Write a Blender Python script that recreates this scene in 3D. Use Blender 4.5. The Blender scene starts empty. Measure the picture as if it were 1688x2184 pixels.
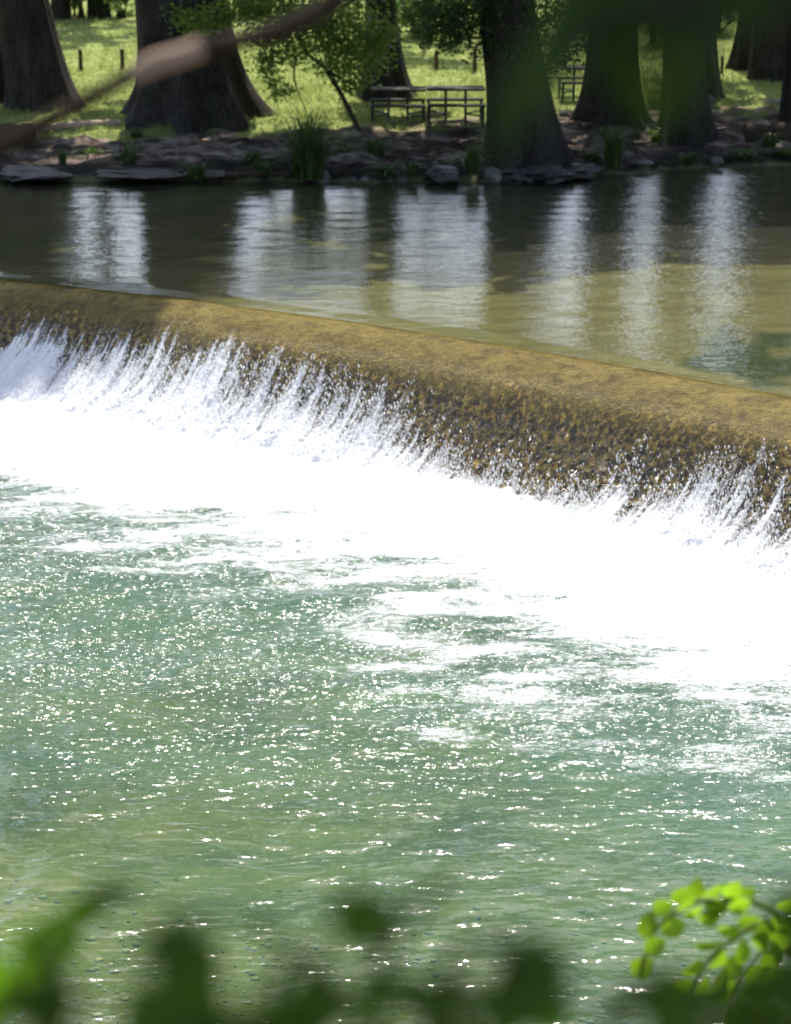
import bpy, math, random
import numpy as np
from mathutils import Vector, Matrix
R = math.radians
random.seed(7); rng = np.random.default_rng(7)
S = bpy.context.scene; COL = S.collection

# ---------------------------------------------------------------- camera, sky, sun, exposure
CAM_H = 7.3                      # eye height over the lower pool (z = 0)
FOC, CX, CY = 4800.0, 844.0, 1092.0     # focal length and centre of the photograph in its own pixels
PITCH = math.atan(1407 / FOC)
cd = bpy.data.cameras.new('camera'); cam = bpy.data.objects.new('camera', cd); COL.objects.link(cam)
cam.location = (0, 0, CAM_H); cam.rotation_euler = (math.pi / 2 - PITCH, 0, 0)
cd.sensor_fit = 'VERTICAL'; cd.sensor_height = 36; cd.sensor_width = 36
cd.lens = 36 * FOC / 2184
cd.clip_start = 0.05; cd.clip_end = 3000
cd.dof.use_dof = True; cd.dof.focus_distance = 17.5; cd.dof.aperture_fstop = 2.55
S.camera = cam

SUN_EL, SUN_AZ = R(57), R(4)     # sun ahead of the camera, a little to the right
w = bpy.data.worlds.new('World'); S.world = w; w.use_nodes = True
nt = w.node_tree; sky = nt.nodes.new('ShaderNodeTexSky'); sky.sky_type = 'NISHITA'; sky.sun_disc = False
sky.sun_elevation = SUN_EL; sky.sun_rotation = SUN_AZ
sky.air_density = 1.0; sky.dust_density = 2.2; sky.ozone_density = 1.0
bg = nt.nodes['Background']; nt.links.new(sky.outputs[0], bg.inputs[0]); bg.inputs[1].default_value = 0.15
sd = bpy.data.lights.new('sun', 'SUN'); sun = bpy.data.objects.new('sun', sd); COL.objects.link(sun)
sd.energy = 4.6; sd.angle = R(0.5); sd.color = (1.0, 0.95, 0.87)
sdir = Vector((math.sin(SUN_AZ) * math.cos(SUN_EL), math.cos(SUN_AZ) * math.cos(SUN_EL), math.sin(SUN_EL)))
sun.rotation_euler = sdir.to_track_quat('Z', 'Y').to_euler(); sun.location = sdir * 60
S.view_settings.view_transform = 'Standard'; S.view_settings.look = 'None'
S.view_settings.exposure = 0.75; S.view_settings.gamma = 1.0
S.cycles.max_bounces = 6; S.cycles.transparent_max_bounces = 12
S.cycles.caustics_reflective = False; S.cycles.caustics_refractive = False
S.cycles.sample_clamp_indirect = 4.0

# ---------------------------------------------------------------- numpy helpers
def smooth(a, b, x):
    t = np.clip((x - a) / (b - a), 0, 1); return t * t * (3 - 2 * t)
_T = rng.random((256, 256))
def vnoise(x, y, seed=0):
    x = np.asarray(x, float) + seed * 17.31; y = np.asarray(y, float) + seed * 9.77
    xi = np.floor(x).astype(int); yi = np.floor(y).astype(int)
    fx = x - xi; fy = y - yi
    fx = fx * fx * fx * (fx * (fx * 6 - 15) + 10); fy = fy * fy * fy * (fy * (fy * 6 - 15) + 10)
    x0, x1, y0, y1 = xi & 255, (xi + 1) & 255, yi & 255, (yi + 1) & 255
    return (_T[x0, y0] * (1 - fx) * (1 - fy) + _T[x1, y0] * fx * (1 - fy) + _T[x0, y1] * (1 - fx) * fy + _T[x1, y1] * fx * fy)
def fbm(x, y, oct=4, seed=0, gain=0.5):
    a, s, n = 1.0, 0.0, 0.0
    for k in range(oct):
        s = s + a * vnoise(x * 2 ** k, y * 2 ** k, seed + k * 3 + 1); n += a; a *= gain
    return s / n            # 0..1, mean about .5

def np_mesh(name, V, F, mat=None, parent=None, smooth_shade=True, attrs=None, uv=None):
    """one mesh object from arrays; F is (n,3) or (n,4), or a list of such arrays"""
    me = bpy.data.meshes.new(name)
    Fs = F if isinstance(F, list) else [F]
    V = np.ascontiguousarray(V, np.float32)
    me.vertices.add(len(V)); me.vertices.foreach_set('co', V.ravel())
    loops = np.concatenate([f.ravel() for f in Fs]).astype(np.int32)
    tot = np.concatenate([np.full(len(f), f.shape[1]) for f in Fs]).astype(np.int32)
    st = np.concatenate([[0], np.cumsum(tot)[:-1]]).astype(np.int32)
    me.loops.add(len(loops)); me.loops.foreach_set('vertex_index', loops)
    me.polygons.add(len(tot)); me.polygons.foreach_set('loop_start', st)
    try: me.polygons.foreach_set('loop_total', tot)
    except Exception: pass
    me.polygons.foreach_set('use_smooth', np.full(len(tot), smooth_shade))
    for k, a in (attrs or {}).items():
        at = me.attributes.new(k, 'FLOAT', 'POINT'); at.data.foreach_set('value', np.ascontiguousarray(a, np.float32).ravel())
    me.update(calc_edges=True); me.validate()
    o = bpy.data.objects.new(name, me); COL.objects.link(o)
    if mat: me.materials.append(mat)
    if parent: o.parent = parent
    return o
def grid_faces(nu, nv, flip=False, wrap=False):
    i = np.arange(nu - 1)[:, None]; j = np.arange(nv if wrap else nv - 1)[None, :]
    j2 = (j + 1) % nv
    f = np.stack([i * nv + j, (i + 1) * nv + j, (i + 1) * nv + j2, i * nv + j2], -1).reshape(-1, 4)
    return f[:, ::-1] if flip else f
def merge(parts):
    """list of (V, F) -> V, [quads], with F all of one width"""
    Vs, Fs, n = [], {}, 0
    for V, F in parts:
        for f in (F if isinstance(F, list) else [F]):
            Fs.setdefault(f.shape[1], []).append(f + n)
        Vs.append(V); n += len(V)
    return np.concatenate(Vs), [np.concatenate(x) for x in Fs.values()]
def tube(path, rad, nseg=8, cap=True):
    P = np.asarray(path, float); r = np.asarray(rad, float) * np.ones(len(P))
    T = np.gradient(P, axis=0); T /= np.linalg.norm(T, axis=1)[:, None] + 1e-9
    up = np.array([0, 0, 1.0]); V = []
    u = np.cross(T[0], up); u = u if np.linalg.norm(u) > 1e-3 else np.array([1.0, 0, 0])
    th = np.linspace(0, 2 * np.pi, nseg, endpoint=False)
    for p, t, rr in zip(P, T, r):
        u = u - t * (u @ t); u /= np.linalg.norm(u); v = np.cross(t, u)
        V.append(p + rr * (np.cos(th)[:, None] * u + np.sin(th)[:, None] * v))
    V = np.concatenate(V); F = grid_faces(len(P), nseg, wrap=True, flip=True)
    if cap:
        n = len(V); V = np.concatenate([V, P[:1], P[-1:]])
        j = np.arange(nseg); b = (len(P) - 1) * nseg
        F = [F, np.concatenate([np.stack([j, (j + 1) % nseg, np.full(nseg, n)], 1), np.stack([b + (j + 1) % nseg, b + j, np.full(nseg, n + 1)], 1)])]
    return V, F
def bez(pts, n=16):
    """smooth path through points (Catmull-Rom)"""
    P = [np.asarray(p, float) for p in pts]; P = [2 * P[0] - P[1]] + P + [2 * P[-1] - P[-2]]
    out = []
    for i in range(1, len(P) - 2):
        a, b, c, d = P[i - 1:i + 3]
        for t in np.linspace(0, 1, n, endpoint=False):
            out.append(.5 * (2 * b + (c - a) * t + (2 * a - 5 * b + 4 * c - d) * t * t + (3 * b - a - 3 * c + d) * t ** 3))
    out.append(P[-2]); return np.array(out)
def box(c, s, bev=0.0, rot=None):
    """box with chamfered edges, quads and triangles, centred at c"""
    import bmesh
    bm = bmesh.new(); bmesh.ops.create_cube(bm, size=1)
    for v in bm.verts: v.co = Vector((v.co.x * s[0], v.co.y * s[1], v.co.z * s[2]))
    if bev: bmesh.ops.bevel(bm, geom=bm.edges[:], offset=bev, segments=1, affect='EDGES')
    if rot is not None: bmesh.ops.transform(bm, matrix=rot, verts=bm.verts)
    bmesh.ops.translate(bm, vec=Vector(c), verts=bm.verts)
    bmesh.ops.triangulate(bm, faces=bm.faces[:]); bm.verts.index_update()
    V = np.array([v.co[:] for v in bm.verts]); F = np.array([[v.index for v in f.verts] for f in bm.faces]); bm.free()
    return V, F
def tag(o, label=None, cat=None, group=None, kind=None):
    for k, v in (('label', label), ('category', cat), ('group', group), ('kind', kind)):
        if v: o[k] = v
    return o
def empty(name, loc, label, cat, group=None):
    o = bpy.data.objects.new(name, None); COL.objects.link(o); o.location = loc; o.empty_display_size = .3
    return tag(o, label, cat, group)
def copy_tree(o, parent=None):
    c = o.copy(); COL.objects.link(c); c.parent = parent
    for ch in [x for x in bpy.data.objects if x.parent == o]: copy_tree(ch, c)
    return c
def leaf_cloud(P, size, aspect=.55, seed=1, droop=0.0, flat=.0):
    """one small pointed leaf (4-vertex diamond, folded) per point"""
    g = np.random.default_rng(seed); n = len(P)
    L = size * (0.6 + .8 * g.random(n))[:, None]
    a = g.normal(size=(n, 3)); a[:, 2] = a[:, 2] * .6 - droop; a /= np.linalg.norm(a, axis=1)[:, None]
    q = g.normal(size=(n, 3)); q[:, 2] *= (1 - flat)
    b = np.cross(a, q); b /= np.linalg.norm(b, axis=1)[:, None]; c = np.cross(a, b)
    V = np.stack([P - a * L * .5, P + b * L * aspect * .5 + c * L * .1, P + a * L * .5, P - b * L * aspect * .5 + c * L * .1], 1).reshape(-1, 3)
    i = np.arange(n)[:, None] * 4
    return V, np.concatenate([i + [[0, 1, 2]], i + [[0, 2, 3]]])
def per_leaf(n, seed, k=4): return np.repeat(np.random.default_rng(seed).random(n), k)

# ---------------------------------------------------------------- measured lines of the place
def ray(px, py):
    a, b = (px - CX) / FOC, -(py - CY) / FOC; c, s = math.cos(PITCH), math.sin(PITCH)
    return np.array((a, c + b * s, -s + b * c))
def at_z(px, py, z): d = ray(px, py); return np.array((0, 0, CAM_H)) + d * ((z - CAM_H) / d[2])
def at_y(px, py, Y): d = ray(px, py); return np.array((0, 0, CAM_H)) + d * (Y / d[1])
def depth(p): return p[1] * math.cos(PITCH) + (CAM_H - p[2]) * math.sin(PITCH)
def m_of(px, p): return px * depth(p) / FOC

UP = 1.3                                   # level of the upper water
_cx = np.array([-5.84, -3.63, -2.24, 0, 2.09, 3.66, 4.58]); _cy = np.array([32.88, 31.62, 30.82, 29.36, 27.61, 26.16, 25.37])
_pc = np.polyfit(_cx, _cy, 3); _pd = np.polyder(_pc)
def crest(u):
    u = np.asarray(u, float); c = np.clip(u, -5.84, 4.58); return np.polyval(_pc, c) + np.polyval(_pd, c) * (u - c)
def crest_slope(u): return np.polyval(_pd, np.clip(u, -5.84, 4.58))
def weir_xy(u, n):
    m = crest_slope(u); k = np.sqrt(1 + m * m); return u + n * m / k, crest(u) - n / k
_bu = np.linspace(-40, 25, 800); _bx, _by = weir_xy(_bu, 2.08)
def base_y(x): return np.interp(x, _bx, _by)
def pool_d(x, y): return (base_y(x) - y) * .78          # metres downstream from the foot of the weir
EX = [-200, -60, -9, -7.5, -3, 0, 1.84, 3.2, 4.2, 5.1, 8, 12, 60, 200]; EY = [60, 46, 42.9, 42.92, 42.9, 42.75, 42.86, 43.2, 43.9, 44.4, 45.3, 46.2, 52, 60]
def edge_y(x): return np.interp(x, EX, EY) + .10 * np.sin(x * 2.3) + .06 * np.sin(x * 5.1 + 1)
HS = [-9, -6, -3, -1, 0, .12, .5, 2, 4, 6, 15, 27, 60, 200, 900]; HZ = [-.6, -.55, -.45, -.18, 0, .12, .22, .36, .50, .62, .90, 1.2, 1.6, 2.6, 6]
def ground_z(x, y):
    x = np.asarray(x, float); y = np.asarray(y, float); s = y - edge_y(x)
    far = UP + np.interp(s, HS, HZ) + np.where(s > .1, ((fbm(x * 1.1, y * 3.2, 5, 5, .62) - .5) * .50 * smooth(0, .8, s) * (1 - .8 * smooth(3.5, 7, s))), 0)
    bed = -1.0 + .62 * smooth(19, 12, y) + (fbm(x * .5, y * .5, 3, 8) - .5) * .35 + .25 * smooth(2, -4, x) * smooth(19, 13, y)
    near = np.interp(y, [-300, 0, 1.6, 5.5, 9.3, 10.6], [7.0, 5.7, 5.5, 3.3, .25, -.5])
    low = np.where(y < 10.6, np.maximum(near, np.minimum(bed, near + .3)), bed)
    return np.where(y > crest(x) - 1.0, far, low)
def ground_at(px, py):
    z = UP + .5
    for _ in range(30):
        p = at_z(px, py, z); z = .5 * z + .5 * float(ground_z(p[0], p[1]))
    return at_z(px, py, z)

# ---------------------------------------------------------------- materials
def M(name):
    m = bpy.data.materials.new(name); m.use_nodes = True; t = m.node_tree; t.nodes.clear()
    o = t.nodes.new('ShaderNodeOutputMaterial'); return m, t, o
class N:                                         # tiny node builder
    def __init__(s, t): s.t = t
    def __call__(s, kind, out=0, **kw):
        n = s.t.nodes.new('ShaderNode' + kind)
        for k, v in kw.items():
            if k[0] == 'p' and k[1] == '_': setattr(n, k[2:], v); continue
            key = int(k[1:]) if k[0] == 'i' and k[1:].isdigit() else k.replace('_', ' ')
            if hasattr(v, 'is_output') or isinstance(v, bpy.types.NodeSocket): s.t.links.new(v, n.inputs[key])
            else: n.inputs[key].default_value = v
        return n.outputs[out]
    def attr(s, name): n = s.t.nodes.new('ShaderNodeAttribute'); n.attribute_name = name; return n.outputs['Fac']
    def math(s, op, a, b=0.0, c=0.0):
        return s('Math', p_operation=op, i0=a, i1=b, i2=c)
    def mixc(s, f, a, b):
        n = s.t.nodes.new('ShaderNodeMix'); n.data_type = 'RGBA'
        for k, v in ((0, f), (6, a), (7, b)):
            if isinstance(v, bpy.types.NodeSocket): s.t.links.new(v, n.inputs[k])
            else: n.inputs[k].default_value = v if k == 0 else (*v, 1)
        return n.outputs[2]
    def coord(s, scale=(1, 1, 1), rot=(0, 0, 0)):
        tc = s.t.nodes.new('ShaderNodeTexCoord'); mp = s.t.nodes.new('ShaderNodeMapping')
        s.t.links.new(tc.outputs['Object'], mp.inputs[0]); mp.inputs['Scale'].default_value = scale; mp.inputs['Rotation'].default_value = rot
        return mp.outputs[0]
    def noise(s, vec, scale, detail=4, rough=.55, dist=0.0):
        return s('TexNoise', Vector=vec, Scale=scale, Detail=detail, Roughness=rough, Distortion=dist)
    def ramp(s, f, stops):
        n = s.t.nodes.new('ShaderNodeValToRGB'); s.t.links.new(f, n.inputs[0]); e = n.color_ramp.elements
        while len(e) < len(stops): e.new(.5)
        for k, (p, c) in enumerate(stops): e[k].position = p; e[k].color = (*c, 1) if len(c) == 3 else c
        return n.outputs[0]
    def rng(s, f, a, b, c=0., d=1.):
        n = s.t.nodes.new('ShaderNodeMapRange'); n.clamp = True
        for k, v in enumerate((f, a, b, c, d)):
            if isinstance(v, bpy.types.NodeSocket): s.t.links.new(v, n.inputs[k])
            else: n.inputs[k].default_value = v
        return n.outputs[0]
    def bump(s, h, strength, dist=.02, normal=None):
        n = s.t.nodes.new('ShaderNodeBump'); s.t.links.new(h, n.inputs['Height'])
        for k, v in (('Strength', strength), ('Distance', dist)):
            if isinstance(v, bpy.types.NodeSocket): s.t.links.new(v, n.inputs[k])
            else: n.inputs[k].default_value = v
        if normal: s.t.links.new(normal, n.inputs['Normal'])
        return n.outputs[0]
    def mixs(s, f, a, b): return s('MixShader', i0=f, i1=a, i2=b)

def leaf_mat(name, dark, light, trans, rough=.45, tfac=.45, spec=.35):
    m, t, o = M(name); n = N(t)
    c = n.mixc(n.attr('tint'), dark, light)
    tc = n.mixc(n.attr('tint'), tuple(.55 * x for x in trans), trans)
    p = n('BsdfPrincipled', Base_Color=c, Roughness=rough); p.node.inputs['Specular IOR Level'].default_value = spec
    tr = n('BsdfTranslucent', Color=tc)
    t.links.new(n.mixs(tfac, p, tr), o.inputs[0]); return m
def bark_mat(name, c0, c1, sx=7.0, bump=.9, moss=0.0):
    m, t, o = M(name); n = N(t)
    v = n.coord((1, 1, .12)); a = n.noise(v, sx * 1.6, 7, .7, .5); b = n.noise(n.coord(), 1.1, 3)
    c = n.ramp(a, [(.3, c0), (.72, c1)]); c = n.mixc(n.rng(b, .45, .7, 0, .5), c, tuple(.55 * x for x in c0))
    if moss: c = n.mixc(n.rng(n.noise(n.coord(), .9, 4), .52, .68, 0, moss), c, (.05, .07, .02))
    p = n('BsdfPrincipled', Base_Color=c, Roughness=.9, Normal=n.bump(a, bump, .08)); p.node.inputs['Specular IOR Level'].default_value = .2
    t.links.new(p, o.inputs[0]); return m
def stone_mat(name, c0, c1, scale=3.0, rough=.85):
    m, t, o = M(name); n = N(t); v = n.coord()
    a = n.noise(v, scale, 6, .65); c = n.ramp(a, [(.3, c0), (.7, c1)])
    p = n('BsdfPrincipled', Base_Color=c, Roughness=rough, Normal=n.bump(n.noise(v, scale * 4, 5), .7, .03))
    t.links.new(p, o.inputs[0]); return m

MAT = {}
MAT['bark'] = bark_mat('cypress_bark', (.013, .010, .008), (.080, .064, .051), moss=.15)
MAT['twig'] = bark_mat('twig_bark', (.030, .022, .016), (.09, .07, .05), 18)
MAT['branch'] = bark_mat('branch_bark', (.075, .05, .034), (.20, .14, .095), 30)
MAT['bare'] = bark_mat('bare_wood', (.46, .31, .22), (.66, .48, .36), 40, .3)
MAT['log'] = bark_mat('log_bark', (.035, .025, .016), (.11, .075, .045), 9)
MAT['post'] = bark_mat('post_wood', (.05, .032, .02), (.13, .085, .05), 25, .4)
MAT['plank'] = bark_mat('weathered_plank', (.035, .030, .026), (.09, .078, .068), 20, .3)
MAT['steel'] = stone_mat('dark_steel', (.015, .014, .013), (.04, .036, .033), 20, .5)
MAT['rock'] = stone_mat('limestone', (.05, .046, .041), (.20, .18, .155))
MAT['rock_dark'] = stone_mat('wet_limestone', (.016, .015, .013), (.065, .06, .053), 3, .6)
MAT['leaf'] = leaf_mat('sapling_leaf', (.055, .10, .018), (.13, .20, .035), (.34, .52, .07), .28)
MAT['crown'] = leaf_mat('cypress_leaf', (.03, .055, .015), (.06, .10, .022), (.10, .20, .03))
MAT['shrub'] = leaf_mat('shrub_leaf', (.04, .07, .018), (.09, .14, .035), (.14, .27, .04))
MAT['reed'] = leaf_mat('reed_blade', (.035, .06, .014), (.11, .16, .045), (.13, .24, .045), .35)
MAT['lime'] = leaf_mat('lime_leaf', (.04, .10, .010), (.13, .24, .018), (.34, .60, .022), .4, .6)
MAT['green_stem'] = leaf_mat('green_stem', (.13, .17, .03), (.13, .17, .03), (.55, .75, .10), .5, .4)
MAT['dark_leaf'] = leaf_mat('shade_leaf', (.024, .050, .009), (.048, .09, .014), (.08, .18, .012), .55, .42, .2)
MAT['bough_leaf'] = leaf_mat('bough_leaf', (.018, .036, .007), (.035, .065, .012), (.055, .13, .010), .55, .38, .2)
MAT['mid_leaf'] = leaf_mat('mid_leaf', (.04, .095, .010), (.07, .15, .012), (.14, .32, .012), .5, .5, .2)
MAT['grass'] = leaf_mat('grass_blade', (.15, .185, .05), (.25, .29, .095), (.36, .45, .12), .5, .45, .2)

# ground: dirt, gravel, grass, river bed by position
def ground_material():
    m, t, o = M('ground'); n = N(t); v = n.coord()
    g, bed, peb = n.attr('grass'), n.attr('bed'), n.attr('lowbed')
    dirt = n.ramp(n.noise(n.coord((1, 2.2, 1)), 1.6, 7, .65), [(.32, (.022, .016, .012)), (.48, (.075, .054, .041)), (.58, (.22, .165, .13)), (.72, (.40, .33, .28))])
    grs = n.ramp(n.noise(v, 1.3, 6, .6), [(.3, (.17, .205, .05)), (.55, (.25, .29, .085)), (.75, (.33, .345, .13))])
    ub = n.ramp(n.noise(n.coord((1, 1.6, 1)), .8, 6, .62), [(.28, (.105, .105, .045)), (.5, (.17, .168, .08)), (.75, (.235, .23, .125))])
    ub = n.mixc(n.rng(n.noise(n.coord((.7, 1, 1)), .35, 4, .6), .56, .7, 0, .6), ub, (.07, .11, .035)); ub = n.mixc(n.attr('weed'), ub, (.018, .05, .012))
    lb = n.ramp(n.noise(v, 1.0, 6, .6), [(.3, (.08, .075, .022)), (.5, (.175, .16, .05)), (.75, (.28, .25, .10))])
    lb = n.mixc(n.rng(n.noise(v, .42, 5, .6), .52, .7, 0, .8), lb, (.045, .06, .03))
    dirt = n.mixc(n.attr('wet'), dirt, (.018, .017, .012)); c = n.mixc(g, dirt, grs); c = n.mixc(bed, c, ub); c = n.mixc(peb, c, lb)  # wet tint: damp soil, with the waterline's shade painted in too
    p = n('BsdfPrincipled', Base_Color=c, Roughness=.95, Normal=n.bump(n.noise(v, 6, 8, .7), .8, .08)); p.node.inputs['Specular IOR Level'].default_value = .1
    t.links.new(p, o.inputs[0]); return m
MAT['ground'] = ground_material()

def water_material(name, tint, body, turb, rough, bumps, foam=False):
    """clear water over a real bed: Fresnel reflection over tinted transmission, some light scattered back by silt"""
    m, t, o = M(name); n = N(t)
    nrm = None
    for sc, (ax, ay), det, st, di in bumps:
        nrm = n.bump(n.noise(n.coord((ax, ay, 1)), sc, det, .55, .3), st if not callable(st) else st(n), di, nrm)
    fr = n('Fresnel', IOR=1.33, Normal=nrm); gn = nrm
    if foam:                                     # capillary ripples: little facets, each tilted its own way
        def facets(scale, amp0, amp1, base):
            vo = n('TexVoronoi', 1, Vector=n.coord((1, 1.25, .01)), Scale=scale)
            q = n('VectorMath', p_operation='SUBTRACT', i0=vo, i1=(.5, .5, .5)); q = n('VectorMath', p_operation='MULTIPLY', i0=q, i1=(1, 1, 0))
            sc_ = t.nodes.new('ShaderNodeVectorMath'); sc_.operation = 'SCALE'; t.links.new(q, sc_.inputs[0]); t.links.new(n.rng(n.attr('chop'), 0, 1, amp0, amp1), sc_.inputs['Scale'])
            a_ = n('VectorMath', p_operation='ADD', i0=base, i1=sc_.outputs[0]); return n('VectorMath', p_operation='NORMALIZE', i0=a_)
        gn = facets(15, .03, .24, facets(28, .17, .86, gn))
    gl = n('BsdfGlossy', Color=(1, 1, 1, 1), Roughness=rough, Normal=gn)
    if foam: gl = n.mixs(.36, n('BsdfGlossy', Color=(1, 1, 1, 1), Roughness=.04, Normal=nrm), gl)
    un = n.mixs(n.rng(n.attr('silt'), 0, 1, .10, .42) if foam else turb, n('BsdfTransparent', Color=(*tint, 1)), n('BsdfDiffuse', Color=(*body, 1), Normal=nrm))
    sh = n.mixs(fr, un, gl)
    if foam:
        f = n.attr('foam')
        v = n.coord((1, 1, 1), (0, 0, R(-25)))
        fine = n.math('ADD', n.math('MULTIPLY', n.noise(n.coord((1, 2.0, 1)), 8, 6, .75), .55), n.math('MULTIPLY', n.noise(n.coord((1, 1.6, 1)), 50, 3, .7), .45))
        mask = n.rng(n.math('ADD', f, n.math('MULTIPLY', n.math('SUBTRACT', fine, .5), 2.8)), .26, 1.0)
        fn = n.bump(fine, .5, .05)
        fd = n('BsdfPrincipled', Base_Color=(.86, .88, .88, 1), Roughness=.45, Normal=fn)
        sh = n.mixs(mask, sh, fd)
    t.links.new(sh, o.inputs[0]); return m
MAT['pool'] = water_material('pool_water', (.78, .92, .74), (.095, .205, .13), .34, .135,
    [(2.6, (1, 1.9), 1.5, lambda n: n.rng(n.attr('chop'), 0, 1, .54, .7), .085), (9, (1, 1.5), 3, lambda n: n.rng(n.attr('chop'), 0, 1, .16, 1.0), .022),
     (30, (1, 1.35), 2, lambda n: n.rng(n.attr('chop'), 0, 1, .04, 1.0), .0075)], foam=True)
MAT['river'] = water_material('river_water', (.90, .90, .74), (.16, .15, .10), .14, .06,
    [(1.5, (.6, 2.2), 3, .12, .05), (5, (.9, 1.5), 3, lambda n: n.attr('chop'), .022), (22, (1, 1.5), 2, lambda n: n.attr('chop'), .006)])

def weir_material():
    m, t, o = M('shaded_algae_concrete'); n = N(t); tt = n.attr('down'); u = n.coord((1, 1, 1))
    big = n.noise(u, 1.3, 4, .6); mid = n.noise(u, 6, 6, .72); fin = n.noise(n.coord((1, 1, .7)), 13, 6, .75); st = n.noise(n.coord((1, 1, .4)), 30, 4, .7)
    gold = n.ramp(n.math('ADD', n.math('MULTIPLY', mid, .5), n.math('MULTIPLY', n.noise(u, 2.2, 6, .72), .5)),
                  [(.30, (.05, .030, .009)), (.42, (.15, .105, .022)), (.52, (.28, .21, .045)), (.66, (.40, .32, .09)), (.78, (.28, .26, .07))])
    gold = n.mixc(n.rng(st, .50, .64, 0, .7), gold, (.06, .036, .013)); gold = n.mixc(n.math('MULTIPLY', n.rng(n.noise(u, 38, 4, .75), .50, .60), n.rng(tt, .18, .34)), gold, (.045, .028, .012))
    face_shade = n.ramp(fin, [(.40, (.010, .008, .007)), (.475, (.03, .019, .009)), (.53, (.28, .175, .034)), (.64, (.60, .43, .10))])  # brown and algae mottle, with self-shadow and sunlit bumps painted in
    sky_tint = n.mixc(n.rng(n.noise(n.coord((1, 1, .35)), 8, 4, .7), .56, .64, 0, .4), face_shade, (.045, .045, .075))  # bluish patches paint the water film's sky reflection into the colour
    k = n.math('ADD', tt, n.math('MULTIPLY', n.math('SUBTRACT', n.math('ADD', n.math('MULTIPLY', fin, .6), n.math('MULTIPLY', big, .4)), .5), .55))
    c = n.mixc(n.rng(k, .40, .50), gold, sky_tint)
    p = n('BsdfPrincipled', Base_Color=c, Roughness=.6, Normal=n.bump(n.math('ADD', mid, n.math('MULTIPLY', fin, .9)), 1.0, .11)); p.node.inputs['Specular IOR Level'].default_value = .2
    t.links.new(p, o.inputs[0]); return m
MAT['weir'] = weir_material()
def fall_material():
    m, t, o = M('falling_water'); n = N(t); f = n.attr('foam'); d = n.attr('down')
    v = n.coord((1, 1, .3)); a = n.noise(v, 16, 4, .65); b = n.noise(n.coord((1, 1, .5)), 45, 3, .6)
    nr = n.bump(n.math('ADD', a, n.math('MULTIPLY', b, .5)), n.rng(d, .3, .6, .16, 1.0), .05)
    fr = n('Fresnel', IOR=1.33, Normal=nr)
    vo = n('TexVoronoi', 1, Vector=n.coord((1, 1, .8)), Scale=26)
    q = n('VectorMath', p_operation='MULTIPLY', i0=n('VectorMath', p_operation='SUBTRACT', i0=vo, i1=(.5, .5, .5)), i1=(1.5, 1.5, 1.5))
    sc_ = t.nodes.new('ShaderNodeVectorMath'); sc_.operation = 'SCALE'; t.links.new(q, sc_.inputs[0]); t.links.new(n.rng(d, .44, .56), sc_.inputs['Scale'])
    gn = n('VectorMath', p_operation='NORMALIZE', i0=n('VectorMath', p_operation='ADD', i0=nr, i1=sc_.outputs[0]))
    film = n.mixs(n.math('MULTIPLY', fr, n.rng(d, .36, .6, .045, .65)), n('BsdfTransparent', Color=(.94, .94, .90, 1)), n('BsdfGlossy', Color=(1, .95, .84, 1), Roughness=n.rng(d, .3, .6, .22, .12), Normal=gn))
    mask = n.rng(n.math('ADD', f, n.math('MULTIPLY', n.math('SUBTRACT', n.math('ADD', n.math('MULTIPLY', a, .4), n.math('MULTIPLY', b, .6)), .5), 2.6)), .18, .80)
    p = n('BsdfPrincipled', Base_Color=(.90, .90, .90, 1), Roughness=.3, Normal=nr); tr = n('BsdfTranslucent', Color=(.97, .97, .97, 1))
    t.links.new(n.mixs(mask, film, n.mixs(.12, p, tr)), o.inputs[0]); return m
MAT['fall'] = fall_material()
def spray_material():
    m, t, o = M('spray'); n = N(t)
    p = n('BsdfPrincipled', Base_Color=(.88, .9, .92, 1), Roughness=.12); tr = n('BsdfTranslucent', Color=(.97, .97, .97, 1))
    t.links.new(n.mixs(.5, p, tr), o.inputs[0]); return m
MAT['spray'] = spray_material()

# ================================================================ SETTING
# ---- ground: one sheet from the near bank, under the river, to the horizon
def axis(dense0, dense1, step, far0, far1):
    d = np.arange(dense0, dense1 + 1e-6, step); g = np.geomspace(step, 1, 40)
    a = dense1 + (far1 - dense1) * (np.geomspace(1, 400, 36) - 1) / 399; b = dense0 + (far0 - dense0) * (np.geomspace(1, 400, 36) - 1) / 399
    return np.concatenate([b[1:][::-1], d, a[1:]])
gx = axis(-12, 12, .14, -900, 900); gy = axis(1, 60, .14, -300, 1500)
GX, GY = np.meshgrid(gx, gy, indexing='ij'); GZ = ground_z(GX, GY)
s = GY - edge_y(GX)
nz = fbm(GX * .7, GY * .9, 4, 21)
gr = smooth(3.0, 4.6, s + (nz - .5) * 5.0 + 1.2 * smooth(-2, -6, GX) - 1.6 * smooth(-1, 2, GX))
gr = np.where(s > 9, np.maximum(gr, .93), gr)
gr = np.where(GY < 10, .25 * smooth(.4, .7, nz), gr)
inwater = (GY > crest(GX) - 1) & (s < .02)
lowb = ((GY < crest(GX) - 1) & (GZ < 0.05)).astype(float)
ground = np_mesh('ground', np.stack([GX, GY, GZ], -1).reshape(-1, 3), grid_faces(len(gx), len(gy)), MAT['ground'],
                 attrs={'grass': gr, 'wet': smooth(1.2, .2, s + (nz - .5) * 1.6) * (s > -1) * .85, 'bed': inwater.astype(float), 'lowbed': lowb, 'weed': inwater * smooth(.42, .62, fbm(GX * 1.5, GY * 1.1, 4, 44) * np.clip(1.25 - np.hypot((GX - 5.0) / 1.6, (GY - 30.2) / 3.0), 0, 1) + .12)})
tag(ground, kind='structure')

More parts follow.
